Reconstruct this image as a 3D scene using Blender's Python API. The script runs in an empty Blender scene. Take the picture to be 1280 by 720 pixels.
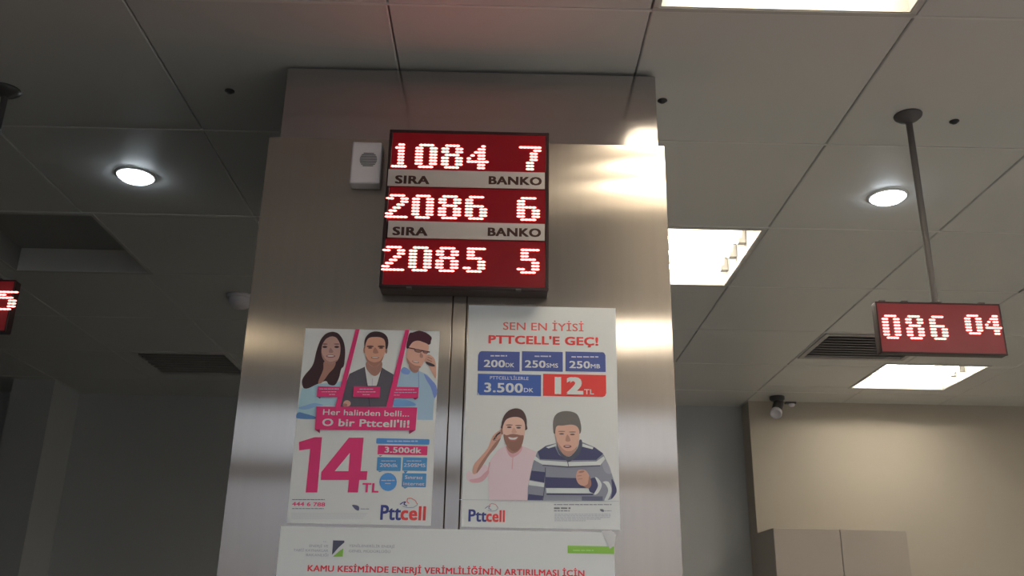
import bpy, bmesh, math, random
from mathutils import Vector, Matrix
random.seed(4)
sc = bpy.context.scene
COL = sc.collection
PI = math.pi

# ------------------------------------------------------------------ camera
F = 1155.0
def norm(v): return v.normalized()
AY = norm(Vector((-18, 415, F)))
AX = Vector((1, .0215, 0)); AX.z = -(AX.x*AY.x + AX.y*AY.y)/AY.z; AX.normalize()
AZ = AX.cross(AY)
R = Matrix((AX, AY, AZ))                      # world = R @ (x right, y down, z forward)
CAM = Vector((0, 0, 1.55))
cd = bpy.data.cameras.new('camera'); cam = bpy.data.objects.new('camera', cd); COL.objects.link(cam)
right, down, fwd = R.col[0], R.col[1], R.col[2]
m = Matrix((right, -down, -fwd)).transposed().to_4x4(); m.translation = CAM
cam.matrix_world = m
cd.sensor_width = 36; cd.lens = F/1280*36; cd.clip_start = .02
sc.camera = cam
def ray(px, py): return R @ Vector((px-640, py-360, F))
def on_y(px, py, y=2.0):
    d = ray(px, py); return CAM + d*((y-CAM.y)/d.y)
def on_z(px, py, z):
    d = ray(px, py); return CAM + d*((z-CAM.z)/d.z)

# ------------------------------------------------------------------ materials
def lin(c):
    c = c/255.0
    return c/12.92 if c <= .04045 else ((c+.055)/1.055)**2.4
def L(r, g, b): return (lin(r), lin(g), lin(b), 1)
def mat(name, col, rough=.5, metal=0, spec=.5, emit=None, es=0, aniso=0, bump=0, bscale=40, var=0, vscale=3, stretch=(1, 1, 1), coat=0):
    m = bpy.data.materials.new(name); m.use_nodes = True
    nt = m.node_tree; b = nt.nodes['Principled BSDF']
    if len(col) == 3: col = (*col, 1)
    b.inputs['Base Color'].default_value = col
    b.inputs['Roughness'].default_value = rough
    b.inputs['Metallic'].default_value = metal
    b.inputs['Specular IOR Level'].default_value = spec
    if coat: b.inputs['Coat Weight'].default_value = coat; b.inputs['Coat Roughness'].default_value = .08
    if emit:
        b.inputs['Emission Color'].default_value = (*emit, 1); b.inputs['Emission Strength'].default_value = es
    if aniso:
        b.inputs['Anisotropic'].default_value = aniso
        tg = nt.nodes.new('ShaderNodeTangent'); tg.direction_type = 'UV_MAP'; tg.uv_map = 'UVMap'
        nt.links.new(tg.outputs[0], b.inputs['Tangent'])
    if var or bump:
        tc = nt.nodes.new('ShaderNodeTexCoord'); mp = nt.nodes.new('ShaderNodeMapping')
        mp.inputs['Scale'].default_value = stretch
        nt.links.new(tc.outputs['Object'], mp.inputs[0])
    if var:
        n = nt.nodes.new('ShaderNodeTexNoise'); n.inputs['Scale'].default_value = vscale; n.inputs['Detail'].default_value = 5
        nt.links.new(mp.outputs[0], n.inputs['Vector'])
        r = nt.nodes.new('ShaderNodeMapRange'); r.inputs['To Min'].default_value = 1-var; r.inputs['To Max'].default_value = 1+var
        nt.links.new(n.outputs['Fac'], r.inputs['Value'])
        mx = nt.nodes.new('ShaderNodeMix'); mx.data_type = 'RGBA'; mx.blend_type = 'MULTIPLY'; mx.inputs['Factor'].default_value = 1
        mx.inputs['A'].default_value = col
        nt.links.new(r.outputs[0], mx.inputs['B']); nt.links.new(mx.outputs['Result'], b.inputs['Base Color'])
    if bump:
        n2 = nt.nodes.new('ShaderNodeTexNoise'); n2.inputs['Scale'].default_value = bscale; n2.inputs['Detail'].default_value = 4
        nt.links.new(mp.outputs[0], n2.inputs['Vector'])
        bp = nt.nodes.new('ShaderNodeBump'); bp.inputs['Strength'].default_value = bump; bp.inputs['Distance'].default_value = .002
        nt.links.new(n2.outputs['Fac'], bp.inputs['Height']); nt.links.new(bp.outputs[0], b.inputs['Normal'])
    return m

WARM = (1.0, .92, .77)
TUBE = 30.0
M_ceil = mat('ceiling_metal_tile', (.62, .615, .60), .38, var=.05, vscale=1.5)
M_bar = mat('ceiling_carrier_bar', (.70, .69, .67), .35)
M_plenum = mat('plenum', (.05, .05, .05), .9)
M_wall = mat('wall_paint', (.48, .43, .36), .75, bump=.08, bscale=120, var=.03)
M_wallc = mat('wall_paint_cool', (.50, .51, .52), .75, bump=.08, bscale=120, var=.03)
M_wallr = mat('high_bounce_wall', (.78, .76, .73), .75)  # unseen right wall, made light to bounce more onto that side
M_walll = mat('low_bounce_wall', (.16, .16, .17), .75)  # unseen left wall, made dark to cut bounced light
M_floordark = mat('dark_bounce_floor', (.045, .044, .030), .9, var=.1, vscale=30)  # added dark half of the unseen floor, keeps the left ceiling dim
M_floor = mat('floor_tile', (.48, .46, .43), .35, var=.08, vscale=2)
M_steel = mat('brushed_steel', (.57, .50, .435), .17, metal=1, aniso=1.0, var=.06, vscale=5, stretch=(14, 14, .8))
def second_lobe(m, rough, fac):
    nt = m.node_tree; b = nt.nodes['Principled BSDF']; out = nt.nodes['Material Output']
    g = nt.nodes.new('ShaderNodeBsdfAnisotropic'); g.inputs['Roughness'].default_value = rough; g.inputs['Anisotropy'].default_value = .6
    src = b.inputs['Base Color'].links[0].from_socket; nt.links.new(src, g.inputs['Color'])
    nt.links.new(b.inputs['Tangent'].links[0].from_socket, g.inputs['Tangent'])
    mx = nt.nodes.new('ShaderNodeMixShader'); mx.inputs[0].default_value = fac
    nt.links.new(b.outputs[0], mx.inputs[1]); nt.links.new(g.outputs[0], mx.inputs[2]); nt.links.new(mx.outputs[0], out.inputs[0])
second_lobe(M_steel, .55, .33)
M_polish = mat('polished_panel', (.52, .49, .48), .12, metal=1)
M_gap = mat('shadow_gap', (.03, .025, .025), .8)
M_black = mat('black_housing', (.032, .013, .014), .35)  # slight red puts the LED bloom into the black
M_redpanel = mat('red_acrylic', (.13, .004, .008), .25, emit=(1, .0, .02), es=.06)  # weak emission stands in for LED light spilling over the acrylic
M_dimpanel = mat('red_acrylic_hanging', (.16, .035, .040), .3, emit=(1, .0, .02), es=.06)  # the digits' red glow put into this panel as weak emission
M_led = mat('led_on', (.5, .05, .03), .4, emit=(1.0, .23, .20), es=5.6)
M_strip = mat('label_strip', (.58, .53, .52), .4)  # pale strip tinted a little red for the LED glow on it
M_ink = mat('strip_ink', (.05, .012, .007), .5)
M_whiteplastic = mat('white_plastic', (.80, .76, .81), .4)
M_grille = mat('grille_grey', (.20, .20, .21), .6)
M_rod = mat('dark_rod', (.09, .085, .085), .4, metal=.3)
M_rodgrey = mat('grey_rod', (.11, .10, .10), .5, metal=.0)
M_tube = mat('lit_tube', (.9, .9, .9), .5, emit=WARM, es=TUBE)
M_tubeweak = mat('dimmed_tube', (.9, .9, .9), .5, emit=(1.0, .86, .62), es=TUBE*.55)  # output turned down to keep the left side dark
M_darkrefl = mat('recess_grey', (.30, .30, .30), .5)
M_tubestrong = mat('strong_tube', (.9, .9, .9), .5, emit=WARM, es=TUBE*1.7)  # output raised to make up for tubes left out of the fixture
M_tubewarm = mat('warm_tube', (.9, .9, .9), .5, emit=(1.0, .88, .68), es=TUBE*.78)
M_housing = mat('fixture_white', (.50, .49, .47), .4)
M_socket = mat('socket_grey', (.62, .60, .57), .5)
M_trim = mat('downlight_trim', (.75, .75, .74), .3)
M_down = mat('downlight_glass', (.9, .9, .9), .4, emit=(.80, .91, 1.0), es=24)
M_dark = mat('dark_sensor', (.03, .03, .03), .5)
M_vent = mat('vent_grey', (.42, .39, .38), .5)
M_ventl = mat('vent_pale', (.62, .60, .58), .5)
M_cab = mat('cabinet_laminate', (.43, .375, .33), .5, var=.04)
M_cabside = mat('cabinet_side', (.40, .36, .31), .55)
M_glasspane = mat('window_frame_alu', (.6, .6, .6), .4)

# ------------------------------------------------------------------ mesh collector
class MB:
    def __init__(s): s.v = []; s.f = []; s.m = []; s.smooth = []
    def add(s, vs, fs, mi=0, smooth=False):
        o = len(s.v); s.v += [Vector(p) for p in vs]
        for f in fs: s.f.append([o+i for i in f]); s.m.append(mi); s.smooth.append(smooth)
        return s
    def bm(s, b, mi=0, smooth=False):
        b.verts.index_update()
        s.add([v.co.copy() for v in b.verts], [[v.index for v in f.verts] for f in b.faces], mi, smooth); b.free(); return s
    def box(s, lo, hi, mi=0, bev=0, seg=2):
        lo, hi = Vector(lo), Vector(hi)
        b = bmesh.new(); bmesh.ops.create_cube(b, size=1)
        for v in b.verts: v.co = Vector((lo[i]+(v.co[i]+.5)*(hi[i]-lo[i]) for i in range(3)))
        if bev: bmesh.ops.bevel(b, geom=b.edges[:], offset=bev, segments=seg, affect='EDGES', profile=.5)
        return s.bm(b, mi)
    def quad(s, a, b, c, d, mi=0): return s.add([a, b, c, d], [[0, 1, 2, 3]], mi)
    def cyl(s, p, q, r, r2=None, n=16, mi=0, cap=True, smooth=True):
        p, q = Vector(p), Vector(q); r2 = r if r2 is None else r2
        z = (q-p).normalized(); x = z.orthogonal().normalized(); y = z.cross(x)
        vs = [p+(x*math.cos(2*PI*i/n)+y*math.sin(2*PI*i/n))*r for i in range(n)]+[q+(x*math.cos(2*PI*i/n)+y*math.sin(2*PI*i/n))*r2 for i in range(n)]
        s.add(vs, [[i, (i+1) % n, n+(i+1) % n, n+i] for i in range(n)], mi, smooth)
        if cap: s.add(vs, [list(range(n))[::-1], list(range(n, 2*n))], mi)
        return s
    def lathe(s, c, prof, n=28, mi=0, axis=(0, 0, 1), smooth=True):     # prof: (radius, height along axis)
        c = Vector(c); z = Vector(axis).normalized(); x = z.orthogonal().normalized(); y = z.cross(x)
        vs = []
        for r, h in prof:
            for i in range(n):
                a = 2*PI*i/n; vs.append(c+z*h+(x*math.cos(a)+y*math.sin(a))*max(r, 1e-5))
        fs = [[k*n+i, k*n+(i+1) % n, (k+1)*n+(i+1) % n, (k+1)*n+i] for k in range(len(prof)-1) for i in range(n)]
        return s.add(vs, fs, mi, smooth)
    def build(s, name, mats, parent=None, origin=None, uvx=False):
        root = parent
        while root is not None and root.parent is not None: root = root.parent
        off = Vector(origin) if origin is not None else (root.location.copy() if root else Vector((0, 0, 0)))
        me = bpy.data.meshes.new(name); me.from_pydata([p-off for p in s.v], [], s.f)
        for mt in (mats if isinstance(mats, (list, tuple)) else [mats]): me.materials.append(mt)
        me.polygons.foreach_set('material_index', s.m); me.polygons.foreach_set('use_smooth', s.smooth)
        if uvx:
            uv = me.uv_layers.new(name='UVMap')
            for lp in me.loops:
                co = me.vertices[lp.vertex_index].co; uv.data[lp.index].uv = (co.x+co.y*.37, co.z)
        me.update()
        o = bpy.data.objects.new(name, me); COL.objects.link(o)
        if parent: o.parent = parent
        else: o.location = off
        return o

def tag(o, label=None, cat=None, group=None, kind=None):
    if label: o['label'] = label
    if cat: o['category'] = cat
    if group: o['group'] = group
    if kind: o['kind'] = kind
    return o
def thing(name, loc, label, cat, group=None):
    o = bpy.data.objects.new(name, None); o.empty_display_size = .05; COL.objects.link(o); o.location = loc
    return tag(o, label, cat, group)

# ------------------------------------------------------------------ room
H = 2.861
XL, XR, YB, YF = -5.4, 5.2, -1.75, 5.80
PT = .002
GX = [.32+.6*k for k in range(-8, 9)]
GY = [1.76+.603*k for k in range(-9, 8)]
HA = .285                                      # half aperture of a fluorescent fixture
lit = [(.62, 1.46), (.62, 3.27), (2.42, 3.27), (.62, -.35), (2.42, 1.46), (-1.78, -.35), (2.42, -.35), (4.22, 1.46), (4.22, 3.27)]  # the last ones, far right, are added unseen to brighten that side
F_rect = (2.03, 4.71, 2.57, 5.235)
fixtures = [(x-HA, y-HA, x+HA, y+HA, True) for x, y in lit] + [(*F_rect, True), (-1.995, 3.27-HA, -1.455, 3.27+HA, False)]
vents = [(1.535, 4.19, 2.075, 4.62), (-1.99, 4.76, -1.47, 5.25)]
holes = [f[:4] for f in fixtures] + vents
def subtract(r, h):
    x0, y0, x1, y1 = r; a0, b0, a1, b1 = h
    if a0 >= x1 or a1 <= x0 or b0 >= y1 or b1 <= y0: return [r]
    out = []
    if b0 > y0: out.append((x0, y0, x1, b0))
    if b1 < y1: out.append((x0, b1, x1, y1))
    yy0, yy1 = max(y0, b0), min(y1, b1)
    if a0 > x0: out.append((x0, yy0, a0, yy1))
    if a1 < x1: out.append((a1, yy0, x1, yy1))
    return out
gx = sorted([XL]+[g for g in GX if XL+.02 < g < XR-.02]+[XR]); gy = sorted([YB]+[g for g in GY if YB+.02 < g < YF-.02]+[YF])
ce = MB()
g_, ch = .0015, .003
for i in range(len(gx)-1):
    for j in range(len(gy)-1):
        rs = [(gx[i]+g_, gy[j]+g_, gx[i+1]-g_, gy[j+1]-g_)]
        for h in holes: rs = [q for r in rs for q in subtract(r, h)]
        for x0, y0, x1, y1 in rs:
            if x1-x0 < .01 or y1-y0 < .01:
                ce.quad((x0, y0, H), (x0, y1, H), (x1, y1, H), (x1, y0, H)); continue
            a = [(x0+ch, y0+ch, H), (x0+ch, y1-ch, H), (x1-ch, y1-ch, H), (x1-ch, y0+ch, H)]
            b = [(x0, y0, H+ch), (x0, y1, H+ch), (x1, y1, H+ch), (x1, y0, H+ch)]
            c = [(x0, y0, H+.02), (x0, y1, H+.02), (x1, y1, H+.02), (x1, y0, H+.02)]
            ce.add(a+b+c, [[0, 1, 2, 3]]+[[k, 4+k, 4+(k+1) % 4, (k+1) % 4] for k in range(4)]+[[4+k, 8+k, 8+(k+1) % 4, 4+(k+1) % 4] for k in range(4)])
for y in gy[1:-1]:                              # exposed carrier bars across the room
    segs = [(XL, XR)]
    for h in holes:
        if h[1]-.01 < y < h[3]+.01:
            segs = [q for s in segs for q in ([(s[0], min(s[1], h[0])), (max(s[0], h[2]), s[1])] if not (h[2] <= s[0] or h[0] >= s[1]) else [s]) if q[1]-q[0] > .02]
    for a, b in segs: ce.box((a, y-.0035, H-.0015), (b, y+.0035, H+.004), 1)
ce.box((XL, YB, H+.24), (XR, YF, H+.26), 2)
tag(ce.build('ceiling', [M_ceil, M_bar, M_plenum]), kind='structure')

fl = MB().box((.55, YB, -.05), (XR, YF, 0)).box((XL, YB, -.05), (.55, YF, 0), 1)
tag(fl.build('floor', [M_floor, M_floordark]), kind='structure')
WT = H+.26
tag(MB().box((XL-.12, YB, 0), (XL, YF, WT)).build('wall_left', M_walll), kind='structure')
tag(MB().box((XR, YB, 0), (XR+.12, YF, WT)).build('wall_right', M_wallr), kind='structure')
tag(MB().box((XL-.12, YF, 0), (XR+.12, YF+.12, WT)).build('wall_far', M_wallc), kind='structure')
# projecting wall block, far right
BX, BY = 1.53, 5.63
tag(MB().box((BX, BY, 0), (XR, YF, H)).build('wall_projecting', M_wall), kind='structure')
# pilaster, far left
p0, p1 = on_y(16, 480, 5.45), on_y(68, 480, 5.45)
tag(MB().box((p0.x, 5.45, 0), (p1.x, YF, H)).build('wall_pilaster', M_wallc), kind='structure')
# rear wall with a strip of high windows behind the viewer
wz0, wz1 = 2.43, 2.84
wins = [(-2.0, -.4), (-.3, 1.3), (1.4, 3.0), (3.1, 4.9)]  # rightmost one added, unseen, for cool light on the posters
LZ0, LZ1 = 1.25, 2.37
rw = MB().box((XL-.12, YB-.12, 0), (XR+.12, YB, LZ0)).box((XL-.12, YB-.12, LZ1), (XR+.12, YB, wz0)).box((XL-.12, YB-.12, wz1), (XR+.12, YB, WT))
xs = [XL-.12]+[e for w in wins for e in w]+[XR+.12]
for k in range(0, len(xs), 2): rw.box((xs[k], YB-.12, wz0), (xs[k+1], YB, wz1)).box((xs[k], YB-.12, LZ0), (xs[k+1], YB, LZ1))
tag(rw.build('wall_rear', M_wall), kind='structure')
for n, (a, b) in enumerate(wins):
    w = MB()
    t = .03
    for u0, u1 in ((wz0, wz1), (LZ0, LZ1)):
        w.box((a, YB-.09, u0), (a+t, YB-.03, u1)).box((b-t, YB-.09, u0), (b, YB-.03, u1))
        w.box((a+t, YB-.09, u0), (b-t, YB-.03, u0+t)).box((a+t, YB-.09, u1-t), (b-t, YB-.03, u1)).box(((a+b)/2-.02, YB-.09, u0+t), ((a+b)/2+.02, YB-.03, u1-t))
    tag(w.build('window_%d' % (n+1), M_glasspane), kind='structure')
    pl = bpy.data.lights.new('window_portal', 'AREA'); pl.shape = 'RECTANGLE'; pl.size = b-a; pl.size_y = wz1-LZ0
    pl.cycles.is_portal = True
    po = bpy.data.objects.new('window_portal', pl); COL.objects.link(po); po.location = ((a+b)/2, YB-.1, (LZ0+wz1)/2); po.rotation_euler = (PI/2, 0, 0)

# ------------------------------------------------------------------ steel clad column
CX0, CX1, CD, CT = -.581, .3825, 2.0, 2.646
UX0, UX1, UY = -.5575, .3685, 2.012
sx0, sx1 = -.1165, -.0865                       # centre joint strip
c0 = Vector((CX0/2+CX1/2, 2.45, 0))
core = MB().box((CX0+.01, CD+.008, 0), (CX1-.01, 2.95, CT-.02))
core.box((UX0+.012, UY+.03, CT-.02), (UX1-.012, 2.93, H))
col = core.build('column', M_gap, origin=c0)
tag(col, 'brushed stainless steel clad square column', None, kind='structure')
g = .0022
for a, b in ((CX0, sx0-g), (sx1+g, CX1)):
    MB().box((a, CD, 0), (b, CD+.006, CT), bev=.0008, seg=1).build('cladding_sheet', M_steel, col, uvx=True)
for x in (CX0, CX1-.006):
    MB().box((x, CD+.006, 0), (x+.006, 2.96, CT)).build('cladding_sheet', M_steel, col, uvx=True)
MB().box((sx0, CD, 0), (sx1, CD+.006, CT), bev=.0008, seg=1).build('joint_strip', M_steel, col, uvx=True)
up = MB().box((UX0, UY, CT-.02), (UX1, UY+.012, H-.012)).box((UX0, UY+.012, CT-.02), (UX0+.01, 2.94, H-.012)).box((UX1-.01, UY+.012, CT-.02), (UX1, 2.94, H-.012))
up.build('upper_panel', M_polish, col, uvx=True)

# ------------------------------------------------------------------ fluorescent fixtures
def fixture(rect, on, label, group):
    M_in = M_housing if on else M_darkrefl
    x0, y0, x1, y1 = rect; cx, cy = (x0+x1)/2, (y0+y1)/2
    t = thing('fluorescent_fixture', (cx, cy, H), label, 'ceiling light', group)
    h = .085 if on else .10
    fr = MB()
    w = .014; zb = H-.004
    for a in ((x0-w, y0-w, x1+w, y0), (x0-w, y1, x1+w, y1+w), (x0-w, y0, x0, y1), (x1, y0, x1+w, y1)):
        fr.box((a[0], a[1], zb), (a[2], a[3], H-.0003), bev=.001, seg=1)
    fr.build('frame', M_housing, t)
    ho = MB(); k = .004
    for a in ((x0, y0, x1, y0+k), (x0, y1-k, x1, y1), (x0, y0+k, x0+k, y1-k), (x1-k, y0+k, x1, y1-k)):
        ho.box((a[0], a[1], H-.002), (a[2], a[3], H+h), 1 if a[1] > y1-.01 else 0)
    ho.box((x0, y0, H+h), (x1, y1, H+h+.004))
    ho.build('housing', [M_in, M_housing if on else M_trim], t)  # unlit: grey walls and paler far wall paint in shade and light
    if not on:
        MB().box((x0+.006, y0+.006, H+h-.006), (x1-.006, y1-.006, H+h-.001)).build('cover_plate', M_in, t); return t
    two = 'below the hanging' in label
    n = 2 if two else 4
    ys_ = [y1-.27, y1-.17] if two else [y0+(i+.5)*(y1-y0)/n for i in range(n)]
    tm = M_tubestrong if two else M_tubeweak if label.endswith('left edge of the steel') else M_tubewarm if 'cut off by the top' in label else M_tube
    for y in ys_:
        MB().cyl((x0+.035, y, H+.052), (x1-.035, y, H+.052), .013, n=12).build('tube', tm, t)
        for xa, xb in ((x0+k, x0+.034), (x1-.034, x1-k)):
            MB().box((xa, y-.014, H+.034), (xb, y+.014, H+h), bev=.003).build('socket', M_socket, t)
    # V shaped reflector ridges between the tubes
    rf = MB()
    for i in range(1, n):
        y = (ys_[i-1]+ys_[i])/2
        rf.add([(x0+.036, y-.03, H+h-.001), (x0+.036, y+.03, H+h-.001), (x0+.036, y, H+.030), (x1-.036, y-.03, H+h-.001), (x1-.036, y+.03, H+h-.001), (x1-.036, y, H+.030)],
               [[0, 3, 5, 2], [1, 2, 5, 4], [0, 2, 1], [3, 4, 5]])
    rf.build('reflector', M_in, t)
    return t
flabels = ['bright recessed fluorescent ceiling fixture cut off by the top edge of the photo',
           'bright square fluorescent ceiling fixture just right of the steel column',
           'fluorescent ceiling fixture whose corner shows at the right edge of the photo',
           'warm fluorescent ceiling fixture overhead behind the viewer, glowing in the right of the steel',
           'fluorescent ceiling fixture beyond the top right of the photo',
           'warm fluorescent ceiling fixture behind the viewer, glowing in the left edge of the steel',
           'added unseen fluorescent ceiling fixture behind the viewer on the far right',
           'added unseen fluorescent ceiling fixture nearest the right wall, level with the column front',
           'added unseen fluorescent ceiling fixture nearest the right wall, beyond the right edge of the photo']
for (x0, y0, x1, y1, on), lb in zip(fixtures, flabels+['bright fluorescent ceiling fixture below the hanging red display on the right', 'unlit fluorescent ceiling fixture in the dark ceiling on the left']):
    fixture((x0, y0, x1, y1), on, lb, 'recessed fluorescent ceiling fixtures')

# ------------------------------------------------------------------ air vents
def vent(rect, label, M_vent=M_vent):
    x0, y0, x1, y1 = rect
    t = thing('air_vent', ((x0+x1)/2, (y0+y1)/2, H), label, 'air vent', 'ceiling air vents')
    fr = MB(); w = .02
    for a in ((x0-.004, y0-.004, x1+.004, y0+w), (x0-.004, y1-w, x1+.004, y1+.004), (x0-.004, y0+w, x0+w, y1-w), (x1-w, y0+w, x1+.004, y1-w)):
        fr.box((a[0], a[1], H-.006), (a[2], a[3], H+.004), bev=.001, seg=1)
    fr.build('frame', M_vent, t)
    MB().box((x0, y0, H+.05), (x1, y1, H+.055)).build('backing', M_dark if 'grey' in label else M_darkrefl, t)
    n = 9
    for i in range(n):
        y = y0+w+(i+.5)*(y1-y0-2*w)/n
        MB().add([(x0+w, y-.018, H-.004), (x1-w, y-.018, H-.004), (x1-w, y+.014, H+.016), (x0+w, y+.014, H+.016),
                  (x0+w, y-.016, H-.006), (x1-w, y-.016, H-.006), (x1-w, y+.016, H+.014), (x0+w, y+.016, H+.014)],
                 [[0, 1, 2, 3], [4, 7, 6, 5], [0, 4, 5, 1], [2, 6, 7, 3], [0, 3, 7, 4], [1, 5, 6, 2]]).build('louver', M_vent, t)
vent(vents[0], 'grey louvered air vent in the ceiling behind the right hanging display')
vent(vents[1], 'dark louvered air vent in the ceiling near the far left wall', M_ventl)

# ------------------------------------------------------------------ downlights, sensors, detector
def downlight(x, y, label):
    t = thing('downlight', (x, y, H), label, 'ceiling light', 'round recessed downlights')
    MB().lathe((x, y, H), [(.053, -.001), (.064, -.001), (.064, -.004), (.058, -.007), (.053, -.007), (.053, -.001)], 36).build('trim_ring', M_trim, t)
    MB().lathe((x, y, H), [(.0525, -.002), (.0525, -.009), (.045, -.015), (.028, -.019), (0, -.021)], 36).build('diffuser', M_down, t)
downlight(-1.180, 2.66, 'round bright downlight in the dark ceiling left of the column')
downlight(1.230, 2.69, 'round bright downlight beside the rod of the right hanging display')
def sensor(px, py, label):
    p = on_z(px, py, H-.004)
    o = MB().lathe((p.x, p.y, H), [(.0, -.0005), (.013, -.0005), (.013, -.002), (.008, -.004), (.007, -.007), (0, -.008)], 20).build('ceiling_plug', M_dark, origin=(p.x, p.y, H))
    tag(o, label, 'ceiling plug', 'small dark ceiling plugs')
sensor(287, 115, 'small dark round ceiling plug left of the column top')
sensor(828, 127, 'small dark round ceiling plug at the right edge of the column top')
sensor(1193, 153, 'small dark oval ceiling plug right of the display rod')
sp = on_z(301, 370, H)
t = thing('smoke_detector', (sp.x, sp.y, H), 'small white smoke detector on the dark ceiling, half behind the column', 'smoke detector')
MB().lathe(sp, [(0, -.0005), (.058, -.0005), (.058, -.012), (.054, -.016), (0, -.016)], 28).build('base', M_whiteplastic, t)
MB().lathe(sp, [(.046, -.016), (.048, -.030), (.042, -.046), (.030, -.054), (0, -.056)], 28).build('sensing_head', M_whiteplastic, t)

# ------------------------------------------------------------------ LED digits
G8 = {'0': [".####."]+["##..##"]*6+[".####."],
      '8': [".####.", "##..##", "##..##", ".####.", "##..##", "##..##", "##..##", ".####."],
      '1': ["..##.", ".###.", "..##.", "..##.", "..##.", "..##.", "..##.", "#####"],
      '4': ["....#.", "...##.", "..###.", ".#.##.", "#..##.", "######", "...##.", "...##."],
      '7': ["######", "....##", "...##.", "...##.", "...##.", "..##..", "..##..", "..##.."],
      '2': [".####.", "##..##", "....##", "...##.", "..##..", ".##...", "##....", "######"],
      '6': [".####.", "##....", "##....", "#####.", "##..##", "##..##", "##..##", ".####."],
      '5': [".#####", ".##...", ".##...", ".####.", "....##", "....##", "##..##", ".####."]}
G7 = {'0': [".####."]+["##..##"]*5+[".####."],
      '4': ["...##.", "..###.", ".#.##.", "#..##.", "######", "...##.", "...##."],
      '5': [".#####", ".##...", ".####.", "....##", "....##", "....##", ".####."]}
def digit(glyph, x0, x1, z0, z1, y, parent):
    mb = MB(); rows = len(glyph); cols = len(glyph[0])
    px = (x1-x0)/cols; pz = (z1-z0)/rows
    for r, row in enumerate(glyph):
        for c, ch_ in enumerate(row):
            if ch_ != '#': continue
            cx, cz = x0+(c+.5)*px, z1-(r+.5)*pz
            n = 10; rx, rz = px*.66, pz*.33
            ring0 = [(cx+rx*math.cos(2*PI*i/n), y, cz+rz*math.sin(2*PI*i/n)) for i in range(n)]
            ring1 = [(cx+rx*.75*math.cos(2*PI*i/n), y-.0024, cz+rz*.75*math.sin(2*PI*i/n)) for i in range(n)]
            mb.add(ring0+ring1+[(cx, y-.0032, cz)], [[i, (i+1) % n, n+(i+1) % n, n+i] for i in range(n)]+[[n+i, n+(i+1) % n, 2*n] for i in range(n)])
    return mb.build('led_digit', M_led, parent)

# ------------------------------------------------------------------ flat lettering and print
_cache = {}
def glyphs(s, bold):
    k = (s, bold)
    if k not in _cache:
        cu = bpy.data.curves.new('lettering', 'FONT'); cu.body = s; cu.space_character = 1+bold*1.6; cu.resolution_u = 3; cu.size = 1
        o = bpy.data.objects.new('lettering', cu); COL.objects.link(o)
        dg = bpy.context.evaluated_depsgraph_get(); e = o.evaluated_get(dg); me = e.to_mesh()
        v0 = [v.co.copy() for v in me.vertices]; f0 = [list(p.vertices) for p in me.polygons]; vs, fs = [], []
        d = bold*.9                                  # heavier strokes: the same outline laid down again, shifted a little each way
        for q, (dx, dy) in enumerate([(0, 0)] if not bold else [(-d, -d*.6), (-d, d*.6), (0, 0), (d, -d*.6), (d, d*.6)]):
            fs += [[i+len(vs) for i in f] for f in f0]; vs += [Vector((v.x+dx, v.y+dy, q)) for v in v0]
        _cache[k] = (vs, fs)
        e.to_mesh_clear(); bpy.data.objects.remove(o); bpy.data.curves.remove(cu)
    return _cache[k]
CAPH = {}
def caph(b):
    if b not in CAPH: CAPH[b] = (min(v.y for v in glyphs('H', b)[0]), max(v.y for v in glyphs('H', b)[0]))
    return CAPH[b]

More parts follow.
